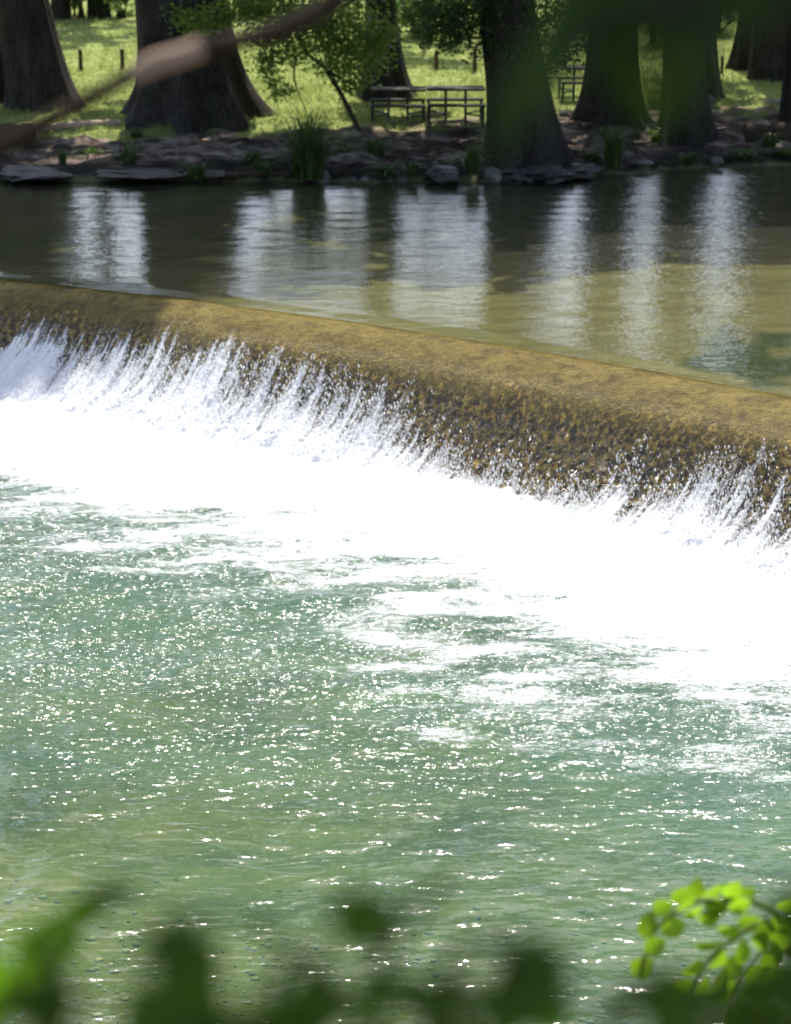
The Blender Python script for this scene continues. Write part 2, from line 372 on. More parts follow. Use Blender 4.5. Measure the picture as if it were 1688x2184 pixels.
# ---- upper river: a calm sheet from the bank to the crest of the weir
ux = axis(-9, 9, .06, -80, 60); vv = np.linspace(0, 1, 300) ** 1.0
UX, VV = np.meshgrid(ux, vv, indexing='ij'); Y0 = crest(UX) - .04; Y1 = np.maximum(edge_y(UX) + .8, Y0 + 1)
UY = Y0 + (Y1 - Y0) * VV
UZ = UP + (vnoise(UX * .9, UY * 2.6, 2) - .5) * .012 + (vnoise(UX * 2.3, UY * 6, 3) - .5) * .005 - .035 * smooth(.5, 0, UY - Y0)
river = np_mesh('river_water', np.stack([UX, UY, UZ], -1).reshape(-1, 3), grid_faces(len(ux), len(vv)), MAT['river'], attrs={'chop': .28 + .36 * smooth(-1, 5, UX + 3 * (fbm(UX * .3, UY * .8, 3, 71) - .5))}); tag(river, kind='structure')

# ---- lower pool: choppy under the weir, calmer towards the near bank, white foam where the falls land
px_ = axis(-6.4, 6.4, .028, -80, 40); qv = np.linspace(0, 1, 800)
PX, QV = np.meshgrid(px_, qv, indexing='ij'); PY = 9.0 + (np.maximum(base_y(PX), 10.5) + .35 - 9.0) * QV
d = pool_d(PX, PY)
chop = np.clip(smooth(11.0, 2.8, .7 * (26.5 - PY) * .9 + .3 * d) + .015, 0, 1)
Z = np.zeros_like(PX); g = np.random.default_rng(3)
for k in range(46):
    lam = 0.35 * (5.5 ** g.random()); th = g.normal(-2.1, .75); ph = g.random() * 6.28
    amp = lam * .0038 * (.5 + g.random())
    env = np.maximum(chop, .15) * (.6 + .9 * vnoise(PX * .5 + k, PY * .5, k))
    Z += amp * env * np.sin(2 * np.pi / lam * (PX * math.cos(th) + PY * math.sin(th)) + ph)
Z += .05 * (fbm(PX * 1.6, PY * 2.2, 4, 31) - .5) * (.25 + chop)
Z += smooth(2.2, .3, d) * ((fbm(PX * 2.6, PY * 2.6, 4, 41, .6) - .52) * .20)
ext = 3.6 + .9 * (vnoise(PX * .45, PY * .2, 51) - .5) * 2 - 1.2 * smooth(-2.6, -5.0, PX) - .75 * smooth(0, 4, PX)
a_ = np.cos(R(25)) * PX + np.sin(R(25)) * PY; b_ = -np.sin(R(25)) * PX + np.cos(R(25)) * PY
pat = fbm(PX * .9 + .2 * PY, PY * 2.4 - .25 * PX, 6, 61, .66)
foam = 1.25 - d / ext * .78 + (pat - .5) * (1.0 + .15 * smooth(1, 5, d)) * 1.3
foam = np.where(d < 1.2, np.maximum(foam, 1.08), foam)
foam = np.clip(foam - .25 * smooth(6, 9, d), -1, 1.08)
pool = np_mesh('pool_water', np.stack([PX, PY, Z], -1).reshape(-1, 3), grid_faces(len(px_), len(qv)), MAT['pool'], attrs={'foam': foam, 'silt': np.clip(smooth(14, 4, d) * (.55 + .9 * fbm(PX * .5, PY * .8, 3, 95)), 0, 1), 'chop': chop * np.clip(.15 + 1.75 * fbm(PX * .55, PY * 1.0, 3, 77), .2, 1.5)})
tag(pool, kind='structure')

# ---- weir: rounded concrete dam coated in golden algae
WN = [-1.4, -.6, -.15, .0, .25, .5, .75, .95, 1.07, 1.17, 1.30, 1.43, 1.58, 1.75, 1.92, 2.1, 2.25, 2.4]
WZ = [.5, 1.0, 1.22, 1.245, 1.23, 1.195, 1.14, 1.075, 1.00, .87, .66, .45, .26, .11, .0, -.15, -.5, -1.3]
def prof(n): 
    k = np.linspace(-1.4, 2.4, 153); z = np.interp(k, WN, WZ); z = np.convolve(np.pad(z, 3, 'edge'), np.ones(7) / 7, 'valid'); return np.interp(n, k, z)
def neff(u, n):
    lip = 1.07 - .42 * smooth(-.8, -4.6, u); return np.where(n < lip, n * np.where(n > 0, 1.07 / lip, 1), 1.07 + (n - lip) * (2.4 - 1.07) / (2.4 - lip))  # shorter apron at left, so the painted dark face starts higher there
wu = np.concatenate([np.linspace(-40, -8, 40)[:-1], np.arange(-8, 7, .05), np.linspace(7, 25, 30)]); wn = np.linspace(-1.4, 2.4, 100)
WU, WNN = np.meshgrid(wu, wn, indexing='ij'); WX, WY = weir_xy(WU, WNN)
WZZ = prof(neff(WU, WNN)) + (fbm(WU * 3, WNN * 3, 4, 91) - .5) * (.02 + .10 * smooth(.9, 1.5, WNN))
weir = np_mesh('weir', np.stack([WX, WY, WZZ], -1).reshape(-1, 3), grid_faces(len(wu), len(wn), flip=True), MAT['weir'], attrs={'down': np.clip(neff(WU, WNN) / 2.4, 0, 1)})
tag(weir, 'long low concrete weir, its rounded crest coated in golden brown algae', 'weir')

# ---- water sliding over the weir and breaking white
fu = np.arange(-8.2, 6.6, .013); fn_ = np.concatenate([np.linspace(-.06, .9, 26)[:-1], np.linspace(.9, 2.2, 120)])
FU, FN = np.meshgrid(fu, fn_, indexing='ij')
start = np.interp(FU, [-9, -5.8, -4.2, -3.2, -2.3, -1, 0, .8, 1.6, 2.6, 3.3, 3.8, 4.6, 7], [.98, 1.0, 1.05, 1.08, 1.16, 1.26, 1.34, 1.52, 1.74, 1.92, 1.92, 1.62, 1.50, 1.5])
start = start - .06 + (fbm(FU * 2.6, FU * 0 + 3, 3, 101, .65) - .5) * .34
colm = fbm(FU * 4.2, FN * .9, 3, 115, .6); strk = .5 * fbm(FU * 21, FN * 1.2, 3, 111, .65) + .5 * fbm(FU * 38, FN * 7, 3, 113, .7)
ff = (FN - start) / .46 + (colm - .48) * 1.3 + (strk - .46) * 2.5
ff = np.clip(ff + (.05 + .12 * smooth(-.8, -3.2, FU)) * smooth(.72, 1.15, FN), -.6, 1.15)
thick = .035 + smooth(-.3, 1.1, (FN - start) / .5) * (.05 + .20 * fbm(FU * 6, FN * 1.6, 4, 121, .6) + .03 * (fbm(FU * 40, FN * 16, 3, 123, .7) - .3))
nx_, ny_ = weir_xy(FU, FN); tilt = smooth(.4, 1.6, FN)
m_ = crest_slope(FU); kk = np.sqrt(1 + m_ * m_)
FX = nx_ + thick * tilt * m_ / kk; FY = ny_ - thick * tilt / kk
FZ = prof(neff(FU, FN)) + thick * (1 - .7 * tilt) + .012 * (1 - tilt)
fall = np_mesh('falling_water', np.stack([FX, FY, FZ], -1).reshape(-1, 3), grid_faces(len(fu), len(fn_), flip=True), MAT['fall'], attrs={'foam': ff, 'down': np.clip(neff(FU, FN) / 2.4, 0, 1)})
tag(fall, kind='structure')

# ---- spray: drops thrown off the falls, more than one could count
oct_v = np.array([[1, 0, 0], [-1, 0, 0], [0, 1, 0], [0, -1, 0], [0, 0, 1], [0, 0, -1]], float)
oct_f = np.array([[0, 2, 4], [2, 1, 4], [1, 3, 4], [3, 0, 4], [2, 0, 5], [1, 2, 5], [3, 1, 5], [0, 3, 5]])
g = np.random.default_rng(12); idx = g.integers(0, FU.size, 420000)
w8 = np.clip(ff.ravel()[idx] + .45, 0, 1) * np.clip(1.25 - ff.ravel()[idx], .12, 1) * smooth(.98, 1.3, FN.ravel()[idx]); keep = g.random(len(idx)) < w8 * .45
idx = idx[keep][:22000]; n_ = len(idx); off = g.exponential(.035, n_)
c = np.stack([FX.ravel()[idx] + off * (m_ / kk).ravel()[idx], FY.ravel()[idx] - off / kk.ravel()[idx], FZ.ravel()[idx] + off * .5], 1)
r = .003 + .007 * g.random(n_) ** 2.5
V = c[:, None, :] + oct_v[None] * r[:, None, None] * np.array([1, 1, 2.8])
F = (np.arange(n_)[:, None, None] * 6 + oct_f[None]).reshape(-1, 3)
tag(np_mesh('spray', V.reshape(-1, 3), F, MAT['spray']), kind='stuff')

# ---- pebbles on the shallow near bed
def blob(g, n=1):
    import bmesh
    bm = bmesh.new(); bmesh.ops.create_icosphere(bm, subdivisions=n, radius=1); bm.verts.index_update()
    V = np.array([v.co[:] for v in bm.verts]); F = np.array([[v.index for v in f.verts] for f in bm.faces]); bm.free(); return V, F
def pebble_mat():
    m, t, o = M('pebble'); n = N(t)
    c = n.ramp(n.attr('tint'), [(0, (.06, .065, .045)), (.35, (.17, .165, .10)), (.6, (.30, .26, .15)), (.8, (.22, .25, .20)), (.93, (.42, .30, .12)), (1, (.48, .45, .38))])
    t.links.new(n('BsdfPrincipled', Base_Color=c, Roughness=.8), o.inputs[0]); return m
MAT['pebble'] = pebble_mat()
bv, bf = blob(g); n_ = 6500
X = g.uniform(-4, 4, n_); Y = g.uniform(10.5, 19, n_)
kp = g.random(n_) < np.clip(smooth(17.5, 12, Y) * (1.0 - .5 * smooth(-1, 2.5, X)), 0, 1); X, Y = X[kp], Y[kp]; n_ = len(X)
rr = .010 + .028 * g.random(n_) ** 2
sc = np.stack([rr * g.uniform(.8, 1.5, n_), rr * g.uniform(.8, 1.4, n_), rr * g.uniform(.2, .4, n_)], 1)
V = bv[None] * (1 + .25 * (g.random((n_, len(bv), 1)) - .5)) * sc[:, None, :] + np.stack([X, Y, ground_z(X, Y) + .005], 1)[:, None, :]
F = (np.arange(n_)[:, None, None] * len(bv) + bf[None]).reshape(-1, 3)
tag(np_mesh('pebbles', V.reshape(-1, 3), F, MAT['pebble'], attrs={'tint': np.repeat(g.random(n_), len(bv))}), kind='stuff')

# ---- grass of the lawn
n_ = 150000; Y = 44 + 30 * g.random(n_) ** 1.3; X = (g.random(n_) - .5) * 2 * (.21 * Y)
s_ = Y - edge_y(X); nz_ = fbm(X * .7, Y * .9, 4, 21)
kp = g.random(n_) < smooth(3.0, 4.6, s_ + (nz_ - .5) * 5.0 + 1.2 * smooth(-2, -6, X) - 1.6 * smooth(-1, 2, X)) * .9
X, Y = X[kp], Y[kp]; n_ = len(X); Zg = ground_z(X, Y)
hh = (.03 + .06 * g.random(n_)) * (1 + 1.2 * (fbm(X * 2, Y * 2, 2, 6) > .62)); an = g.random(n_) * 6.28; bw = .006 + .010 * g.random(n_)
ln = g.normal(0, .5, (n_, 2)) * hh[:, None]
V = np.stack([np.stack([X - np.cos(an) * bw, Y - np.sin(an) * bw, Zg - .01], 1), np.stack([X + np.cos(an) * bw, Y + np.sin(an) * bw, Zg - .01], 1),
              np.stack([X + ln[:, 0], Y + ln[:, 1], Zg + hh], 1)], 1)
tag(np_mesh('grass', V.reshape(-1, 3), np.arange(n_ * 3).reshape(-1, 3), MAT['grass'], attrs={'tint': per_leaf(n_, 5, 3)}, smooth_shade=False), kind='stuff')

# ================================================================ TREES
def crown_points(lobes, n, seed):
    """leaf positions: clumps scattered through each ellipsoid lobe, gaps left between the clumps"""
    g = np.random.default_rng(seed); out = []
    tot = sum(l[3] * l[4] for l in lobes)
    for x, y, z, rx, rz in lobes:
        k = max(6, int(n * rx * rz / tot)); ncl = max(4, k // 34)
        q = g.normal(size=(ncl, 3)); q /= np.linalg.norm(q, axis=1)[:, None]; q *= (.35 + .65 * g.random((ncl, 1)) ** .6)
        cl = q * [rx, rx, rz] + [x, y, z]
        w_ = g.integers(0, ncl, k); rc = .16 * min(rx, rz) + .10
        out.append(cl[w_] + g.normal(size=(k, 3)) * rc * [.55, .55, .40])
    return np.concatenate(out)
TCOUNT = [0]
def cypress(name, label, px, py, wb, topx, wt, hgt=15.0, crown=None, seed=1, flutes=.10, group=None, dY=0.0, flare=1.05, cshift=0.0):
    """trunk foot centred on photo column px, row py; wb/wt: width in photo pixels at the foot and at row 0, topx: column there"""
    g = np.random.default_rng(seed); p = ground_at(px, py)
    rb = m_of(wb, p) / 2; c = np.array([p[0], p[1] + rb * .75 + dY, 0.0]); c[2] = float(ground_z(c[0], c[1])) - .12
    top = at_y(topx, 0, c[1]); rt = m_of(wt, top) / 2; ht = max(top[2] - c[2], 1.0); lean = (top[0] - p[0]) / ht
    root = empty(name, (c[0], c[1], c[2]), label, 'tree', group)
    zs = np.concatenate([np.linspace(0, 1, 16)[:-1] ** 1.3 * 3.2, np.linspace(3.2, hgt, 16)]); ns = 72
    th = np.linspace(0, 2 * np.pi, ns, endpoint=False); ph = g.random(8) * 6.28
    ring = sum(a * np.cos(k * th + p_) for k, a, p_ in zip((3, 5, 7, 9, 12), (.35, .5, .6, .35, .25), ph))
    V = []
    rtz = rt * (1 + .0 * zs)
    for z in zs:
        e = math.exp(-z / (flare * .62)); r = (rt + (rb - rt) * e) * (1 if z < ht else max(.25, 1 - .75 * (z - ht) / (hgt - ht)))
        rr = r * (1 + ring * flutes * (.35 + 1.0 * e) + .018 * np.sin(23 * th + ph[5]) + .012 * np.sin(37 * th + z * .7))
        lx = lean * min(z, ht * 1.6) + .10 * math.sin(z * .5 + ph[6]) * (z / hgt)
        V.append(np.stack([lx + rr * np.cos(th), rr * np.sin(th), np.full(ns, z) - .10 * (z == 0)], 1))
    V = np.concatenate(V); np_mesh('trunk', V, grid_faces(len(zs), ns, wrap=True, flip=True), MAT['bark'], root)
    if crown:
        # crown is (spread, bottom, top, number of leaves)
        sp, zb, zt, nl = crown; ax = lean * ht * 1.6 + cshift; lobes = []; limbs = []
        for k in range(9):
            a = k * 2.4 + ph[0]; f = k / 8; z = zb + (zt - zb) * f; rad = sp * (1 - .45 * f) * (.55 + .3 * g.random())
            e = np.array([ax + rad * math.cos(a), rad * math.sin(a), z]); lobes.append((*e, sp * .42 * (1 - .25 * f), (zt - zb) * .16))
            b = np.array([ax * min(1, z / (ht * 1.6)), 0, max(2.8, z - 2.0)])
            limbs.append(tube(bez([b, b * .5 + e * .5 + [0, 0, .4], e], 6), np.linspace(rt * .28, .03, 13), 7))
        lobes.append((ax, 0, zt - .6, sp * .5, (zt - zb) * .18))
        Vl, Fl = merge(limbs); np_mesh('limbs', Vl, Fl, MAT['bark'], root)
        P = crown_points(lobes, nl, seed); LV, LF = leaf_cloud(P, .36, .6, seed, .1)
        np_mesh('crown', LV, LF, MAT['crown'], root, False, {'tint': per_leaf(len(P), seed)})
    return root
G1 = 'big cypress trees along the river bank'
cypress('cypress_tree', 'broad dark cypress at the left, leaning left, its flared foot on the grass', 88, 240, 180, 42, 120, 24, (5.6, 14, 23, 26000), 11, cshift=4.0, group=G1)  # unseen crown raised and pushed right to throw shade toward the weir
cypress('cypress_tree', 'dark trunk half hidden behind the leaning cypress at the left edge', -38, 222, 118, -45, 80, 13, (4, 7, 12, 6000), 12, group=G1)
cypress('cypress_tree', 'biggest cypress trunk, with wide buttressed foot, behind the pale stripped branch', 405, 274, 345, 386, 188, 13.5, (5.2, 5.5, 12.5, 14000), 13, .13, group=G1, flare=1.25)
cypress('cypress_tree', 'slim straight dark trunk on the lawn just behind the two picnic tables', 824, 217, 140, 812, 62, 15, (3.6, 6.5, 14, 7000), 14, group=G1, flare=1.2)
t4 = cypress('cypress_tree', 'dark cypress at the very water edge beside the picnic tables, rooted on stone ledges', 1140, 366, 225, 1078, 122, 10.5, (3.6, 4.6, 9.8, 9000), 15, .17, group=G1, flare=1.3)
cypress('cypress_tree', 'grey brown cypress trunk behind the low table, partly veiled by blurred green leaves', 1312, 268, 185, 1306, 98, 13.5, (4.6, 6.0, 12.5, 11000), 16, group=G1, flare=1.1)
cypress('cypress_tree', 'cypress trunk near the water with a thin sapling stem along its edge', 1470, 312, 140, 1458, 78, 11.5, (3.9, 5.5, 10.5, 9000), 17, group=G1, flare=1.3)
cypress('cypress_tree', 'nearly black trunk close behind the cypress with the thin sapling stem', 1500, 216, 110, 1488, 72, 14, (3.4, 7, 13, 3500), 18, group=G1)
cypress('cypress_tree', 'split flared trunk on the lawn beside the single short post at right', 1590, 150, 82, 1604, 44, 14, (3.4, 7, 13, 3500), 19, .16, group=G1)
cypress('cypress_tree', 'wide black trunk at the top right with a pale lit root at its foot', 1655, 172, 112, 1655, 92, 15, (4, 7, 14, 4500), 20, group=G1)
cypress('cypress_tree', 'trunk cut by the right frame edge behind the dark fallen log', 1728, 292, 128, 1722, 90, 11.5, (4.0, 5.5, 10.3, 8000), 21, group=G1)
G2 = 'far trunks beyond the lawn'
cypress('shade_tree', 'narrower of the two far trunks beyond the left posts, by the sunlit bushes', 130, 41, 46, 130, 38, 12, (3.4, 6.5, 11, 3000), 22, .05, G2)
cypress('shade_tree', 'wider of the two far trunks beyond the left posts, beside the biggest cypress', 210, 40, 52, 209, 44, 12, (3.6, 6.5, 11, 3000), 23, .05, G2)
cypress('shade_tree', 'thin far trunk on the lawn edge between the picnic tables and the dark waterside cypress', 917, 92, 16, 915, 12, 9, (2.2, 4.5, 8, 1500), 24, .04, G2)

# leafy low twigs of the waterside cypress
def spray_leaves(pix, Y, n, rad, size, seed, fl=.4):
    g = np.random.default_rng(seed); pts = []
    for (x, y, w_) in pix:
        c = at_y(x, y, Y + g.normal(0, .35)); k = int(n * w_)
        pts.append(c + g.normal(size=(k, 3)) * np.array([1, .9, fl + .25]) * rad * math.sqrt(w_))
    return np.concatenate(pts)
P = spray_leaves([(940, 45, 1.4), (990, 30, 1.4), (1020, 70, 1), (960, 80, .8), (950, 25, 1), (985, 55, 1), (930, 62, .6), (1010, 20, 1), (1110, 40, 1.2), (1150, 90, 1.2), (1090, 100, .8), (1190, 30, 1.2), (1180, 130, .8), (1060, 15, .9), (1225, 85, .8), (900, 10, .6), (1140, 160, .5)], 43.6, 260, .30, .11, 31)
LV, LF = leaf_cloud(P - np.array(t4.location), .11, .5, 31, .2); np_mesh('foliage', LV, LF, MAT['crown'], t4, False, {'tint': per_leaf(len(P), 31)})
tw = [tube(bez([at_y(*a, 43.8) - np.array(t4.location) for a in pth], 8), np.linspace(.06, .015, 8 * (len(pth) - 1) + 1), 7) for pth in
      ([(1080, 150), (1050, 60), (1000, 20), (930, 40)], [(1120, 120), (1150, 60), (1200, 30), (1240, 50)], [(1075, 70), (1100, 20), (1120, -40)])]
Vt, Ft = merge(tw); np_mesh('limbs', Vt, Ft, MAT['bark'], t4)

# leaning sapling with bright shiny leaves
b = ground_at(775, 284); YS = b[1] + .1
sap = empty('sapling', b, 'leaning leafy sapling with glossy bright green leaves, bent over the reed clump', 'tree')
L = lambda x, y, dy=0: at_y(x, y, YS + dy) - b
stem = bez([np.array([0, 0, -.1]), L(742, 228), L(716, 180), L(690, 142), L(655, 112, .1), L(630, 60, .1), L(600, 0), L(590, -120)], 8)
parts = [tube(stem, np.linspace(.055, .03, len(stem)), 8)]
for pth, r0 in (([(655, 112), (634, 120), (628, 165), (640, 205), (655, 240)], .028), ([(690, 142), (730, 170), (770, 195), (790, 240)], .03), ([(716, 180), (700, 110), (705, 40), (720, -60)], .025),
                ([(630, 60), (560, 45), (480, 40), (400, 45)], .022), ([(655, 112), (720, 90), (790, 80), (830, 75)], .02), ([(600, 60), (580, 110), (582, 170)], .018), ([(600, 0), (520, -40), (440, 0)], .02)):
    q = bez([L(x, y, .15 * math.sin(x)) for x, y in pth], 7); parts.append(tube(q, np.linspace(r0, .007, len(q)), 6))
V, F = merge(parts); np_mesh('trunk', V, F, MAT['twig'], sap)
cl = [(400, 38, .8), (432, 52, .8), (418, 62, .5), (470, 35, .9), (520, 15, 1.4), (560, 22, 1.4), (600, 20, 1.5), (640, 35, 1.5), (680, 20, 1.4), (720, 60, 1.6), (760, 40, 1.5), (800, 75, 1.2), (825, 72, .6), (640, 80, 1.2),
      (700, 100, 1.4), (750, 110, 1.5), (790, 130, 1.1), (720, 140, .9), (600, 70, 1.1), (565, 75, .9), (585, 120, .6), (575, 155, .35), (582, 180, .25), (630, 120, .6), (560, 130, .4), (770, 170, .6), (610, 195, .3),
      (730, 160, .6), (520, -20, 1.2), (640, -20, 1.3), (760, -10, 1.3), (690, 60, 1.3), (590, 200, .2), (745, 190, .3), (785, 100, 1.0)]
P = spray_leaves(cl, YS, 300, .24, .075, 33) - b
LV, LF = leaf_cloud(P, .10, .55, 33, .1); np_mesh('foliage', LV, LF, MAT['leaf'], sap, False, {'tint': per_leaf(len(P), 33)})

# shrubs at the far side of the lawn
def shrub(label, px, py, wpx, hm, seed, mat='shrub', n=2600, ls=.12):
    p = ground_at(px, py); rx = m_of(wpx, p) / 2; g = np.random.default_rng(seed)
    root = empty('shrub', p, label, 'shrub', 'bushes beyond the lawn')
    lobes = [(g.normal(0, rx * .45), g.normal(0, .7), hm * (.2 + .65 * g.random()), rx * (.35 + .25 * g.random()), hm * .26) for _ in range(9)]
    P = crown_points(lobes, n, seed); P[:, 2] = np.abs(P[:, 2]); LV, LF = leaf_cloud(P, ls, .55, seed)
    np_mesh('foliage', LV, LF, MAT[mat], root, False, {'tint': per_leaf(len(P), seed)})
    st = [tube(bez([[g.normal(0, .15), g.normal(0, .1), -.05], [l[0] * .5, l[1] * .5, l[2] * .6], [l[0], l[1], l[2]]], 5), np.linspace(.035, .01, 11), 6) for l in lobes]
    V, F = merge(st); np_mesh('stem', V, F, MAT['twig'], root); return root
for lab, x, y, wp, h, sd_ in (
    ('sunlit bush left of the narrower far trunk', 70, 36, 130, 1.9, 41), ('sunlit yellow green bush between the two far trunks', 172, 38, 90, 1.9, 42), ('dark green bush between the wider far trunk and the biggest cypress', 262, 40, 90, 2.0, 43),
    ('bush showing just right of the biggest cypress behind the sapling leaves', 520, 36, 150, 2.1, 44), ('bush hidden mostly by the sapling crown', 680, 38, 180, 2.2, 45),
    ('loose green bush right of the slim trunk behind the tables', 890, 78, 110, 1.6, 46), ('dense bush behind the thin far trunk on the lawn edge', 975, 90, 130, 1.8, 47),
    ('shadowy bush behind the waterside cypress', 1130, 80, 200, 2.2, 48), ('dark bush between the two middle right trunks', 1385, 100, 120, 2.4, 49), ('pale green bush left of the split trunk at right', 1530, 70, 130, 2.2, 50), ('bush glimpsed at the far right above the pale root', 1680, 50, 160, 2.2, 51)):
    shrub(lab, x, y, wp, h, sd_)

# reed and grass clumps on the bank
def clump(name, label, px, py, wpx, hpx, n, seed, cat='grass clump'):
    p = ground_at(px, py); h = m_of(hpx, p); rw = m_of(wpx, p) / 2; g = np.random.default_rng(seed); Vs, Fs = [], []
    for k in range(n):
        a = g.random() * 6.28; r0 = rw * .35 * math.sqrt(g.random()); out = rw * (.15 + 1.25 * g.random() ** 1.3); hh = h * (.30 + .75 * g.random())
        b0 = np.array([r0 * math.cos(a), r0 * .7 * math.sin(a), -.03]); dr = np.array([math.cos(a), math.sin(a), 0]); sd_ = np.array([-math.sin(a), math.cos(a), 0])
        if abs(dr[0]) > .7: sd_ = np.array([.3, 0, .95]) if False else sd_
        w_ = .006 + .009 * g.random(); t = np.linspace(0, 1, 6)
        mid = b0 + np.outer(t ** 2.0, dr) * out + np.outer(hh * (1 - (1 - t) ** 1.6) * (1 - (.10 + .45 * out / (rw * 1.4)) * t ** 3), [0, 0, 1.0])
        wd = np.outer(w_ * (1 - t ** 2) + .001, g.normal(size=3) * .3 + sd_)
        Vs.append(np.stack([mid - wd, mid + wd], 1).reshape(-1, 3))
        i = np.arange(5)[:, None] * 2 + k * 12; Fs.append(i + [[0, 1, 3, 2]])
    o = np_mesh(name, np.concatenate(Vs), np.concatenate(Fs), MAT['reed'], None, True, {'tint': per_leaf(n, seed, 12)}); o.location = p
    return tag(o, label, cat, 'clumps of tall grass on the bank')
clump('grass_clump', 'tallest green reed clump at the water edge below the leaning sapling', 658, 378, 185, 185, 300, 61)
clump('grass_clump', 'dark reed clump at the waterline between the waterside cypress and the thin sapling stem', 1310, 352, 90, 105, 170, 62)
clump('grass_clump', 'thin grass clump on the bare dirt below the biggest cypress', 275, 350, 75, 62, 120, 63)
clump('grass_clump', 'small wispy grass clump on the dirt left of the biggest cypress', 135, 352, 40, 50, 60, 64)
clump('grass_clump', 'low dark grass clump right of the reeds in front of the tables', 800, 340, 90, 70, 150, 65)
clump('grass_clump', 'grassy fringe clump at the foot of the waterside cypress', 1010, 368, 80, 80, 130, 66)
clump('grass_clump', 'short bright grass tuft against the foot of the biggest cypress', 292, 290, 60, 24, 110, 67)
clump('grass_clump', 'bright low weed clump beside the thin sapling stem', 1400, 302, 55, 40, 120, 68)
clump('grass_clump', 'small green tuft at the water edge by the left frame edge', 8, 392, 40, 26, 90, 69)
clump('grass_clump', 'low sprouts at the waterline left of the reed clump', 565, 372, 60, 40, 110, 70)
clump('grass_clump', 'small light green sprouts among the stones in front of the tables', 880, 372, 60, 40, 120, 71)
gw = np.random.default_rng(99)
for k, (lab, x, y) in enumerate((('low weed on the dirt just above the left slab', 190, 338), ('low weed at the waterline under the biggest cypress', 420, 380), ('broad low weed left of the reed clump on the dirt', 540, 345), ('weed between the reed clump and the leaning sapling foot', 738, 330),
      ('weed in front of the nearer table leg beside the sapling', 828, 372), ('weed against the dark boulder below the tables', 985, 350), ('weed right of the waterside cypress on the ledge', 1262, 340), ('weed beneath the trunk with the thin sapling stem at the waterline', 1468, 346),
      ('weed at the waterline below the long dark log', 1590, 336), ('weed at the waterline by the right frame edge', 1672, 330), ('grassy weed in front of the long dark log', 1640, 312), ('weed behind the dark reed clump in the shade', 1300, 300))):
    clump('weed', lab, x, y, gw.uniform(60, 110), gw.uniform(22, 48), 130, 200 + k, 'weed')
# pale sapling stem beside the cypress
p = ground_at(1414, 318); q = bez([(0, 0, -.05), (m_of(2, p), 0, .3), (m_of(4, p), 0, .75), (m_of(8, p), .05, 1.5)], 6)
V, F = tube(q, np.linspace(.07, .045, len(q)), 9); o = np_mesh('sapling', V, F, MAT['branch']); o.location = p
tag(o, 'thin upright sapling stem close against a dark cypress trunk', 'tree stem')

# ================================================================ OBJECTS ON THE BANK
def post(label, px, py, hpx, wpx=10, lean=0.0):
    p = ground_at(px, py); h = m_of(hpx, p); w_ = m_of(wpx, p)
    V, F = box((0, 0, h / 2 - .06), (w_, w_, h + .12), w_ * .12); V[:, :2] *= (1 - .08 * (V[:, 2:3] > h * .5)); V[:, 2] += np.where(V[:, 2] > h * .5, V[:, 0] * .15, 0)
    o = np_mesh('wooden_post', V, F, MAT['post'], smooth_shade=False); o.location = p; o.rotation_euler = (0, lean, .2)
    return tag(o, label, 'post', 'short wooden posts across the lawn')
post('short brown post on the lawn nearer the leaning cypress at left', 173, 151, 45, 9)
post('short brown post on the lawn just left of the biggest cypress', 262, 147, 42, 9)
post('short post on the lawn half hidden behind the hanging sapling twigs', 581, 150, 42, 8)
post('short post on the lawn right of the slim trunk behind the tables', 931, 150, 42, 8)
post('short post on the lawn touching the edge of the waterside cypress', 1013, 152, 50, 8)
post('thin short post on the lawn beside the split trunk at right', 1539, 158, 38, 6)

def picnic_table(label, x0, x1, ytop, ybench, yfoot, group='steel framed picnic tables'):
    p = ground_at((x0 + x1) / 2, yfoot); wl = m_of(x1 - x0, p); root = empty('picnic_table', p, label, 'picnic table', group)
    np_mesh('tabletop', *merge([box((0, dy, .74), (wl, .235, .045), .006) for dy in (.36, .60, .84)]), MAT['plank'], root, False)
    np_mesh('bench', *box((0, .02, .45), (wl, .27, .045), .006), MAT['plank'], root, False)
    np_mesh('bench', *box((0, 1.18, .45), (wl, .27, .045), .006), MAT['plank'], root, False)
    for sx in (-1, 1):
        for dy, h, kx in ((.02, .43, .46), (.60, .72, .17), (1.18, .43, .46)):
            np_mesh('leg', *tube([(sx * wl * kx, dy, -.05), (sx * wl * kx, dy, h)], .028, 8), MAT['steel'], root)
        np_mesh('crossbar', *tube([(sx * wl * .17, .25, .70), (sx * wl * .17, .95, .70)], .022, 8), MAT['steel'], root)
        np_mesh('runner', *tube([(sx * wl * .46, .02, .22), (sx * wl * .17, .60, .22), (sx * wl * .46, 1.18, .22)], .02, 8), MAT['steel'], root)
    return root
picnic_table('picnic table nearer the sapling, left of the pair end to end beside the waterside cypress', 790, 909, 192, 225, 272)
picnic_table('picnic table nearest the waterside cypress, dark against the bright lawn', 911, 1036, 192, 225, 272)
picnic_table('grey picnic table half hidden between the waterside cypress and the next trunk', 1196, 1290, 165, 188, 220)

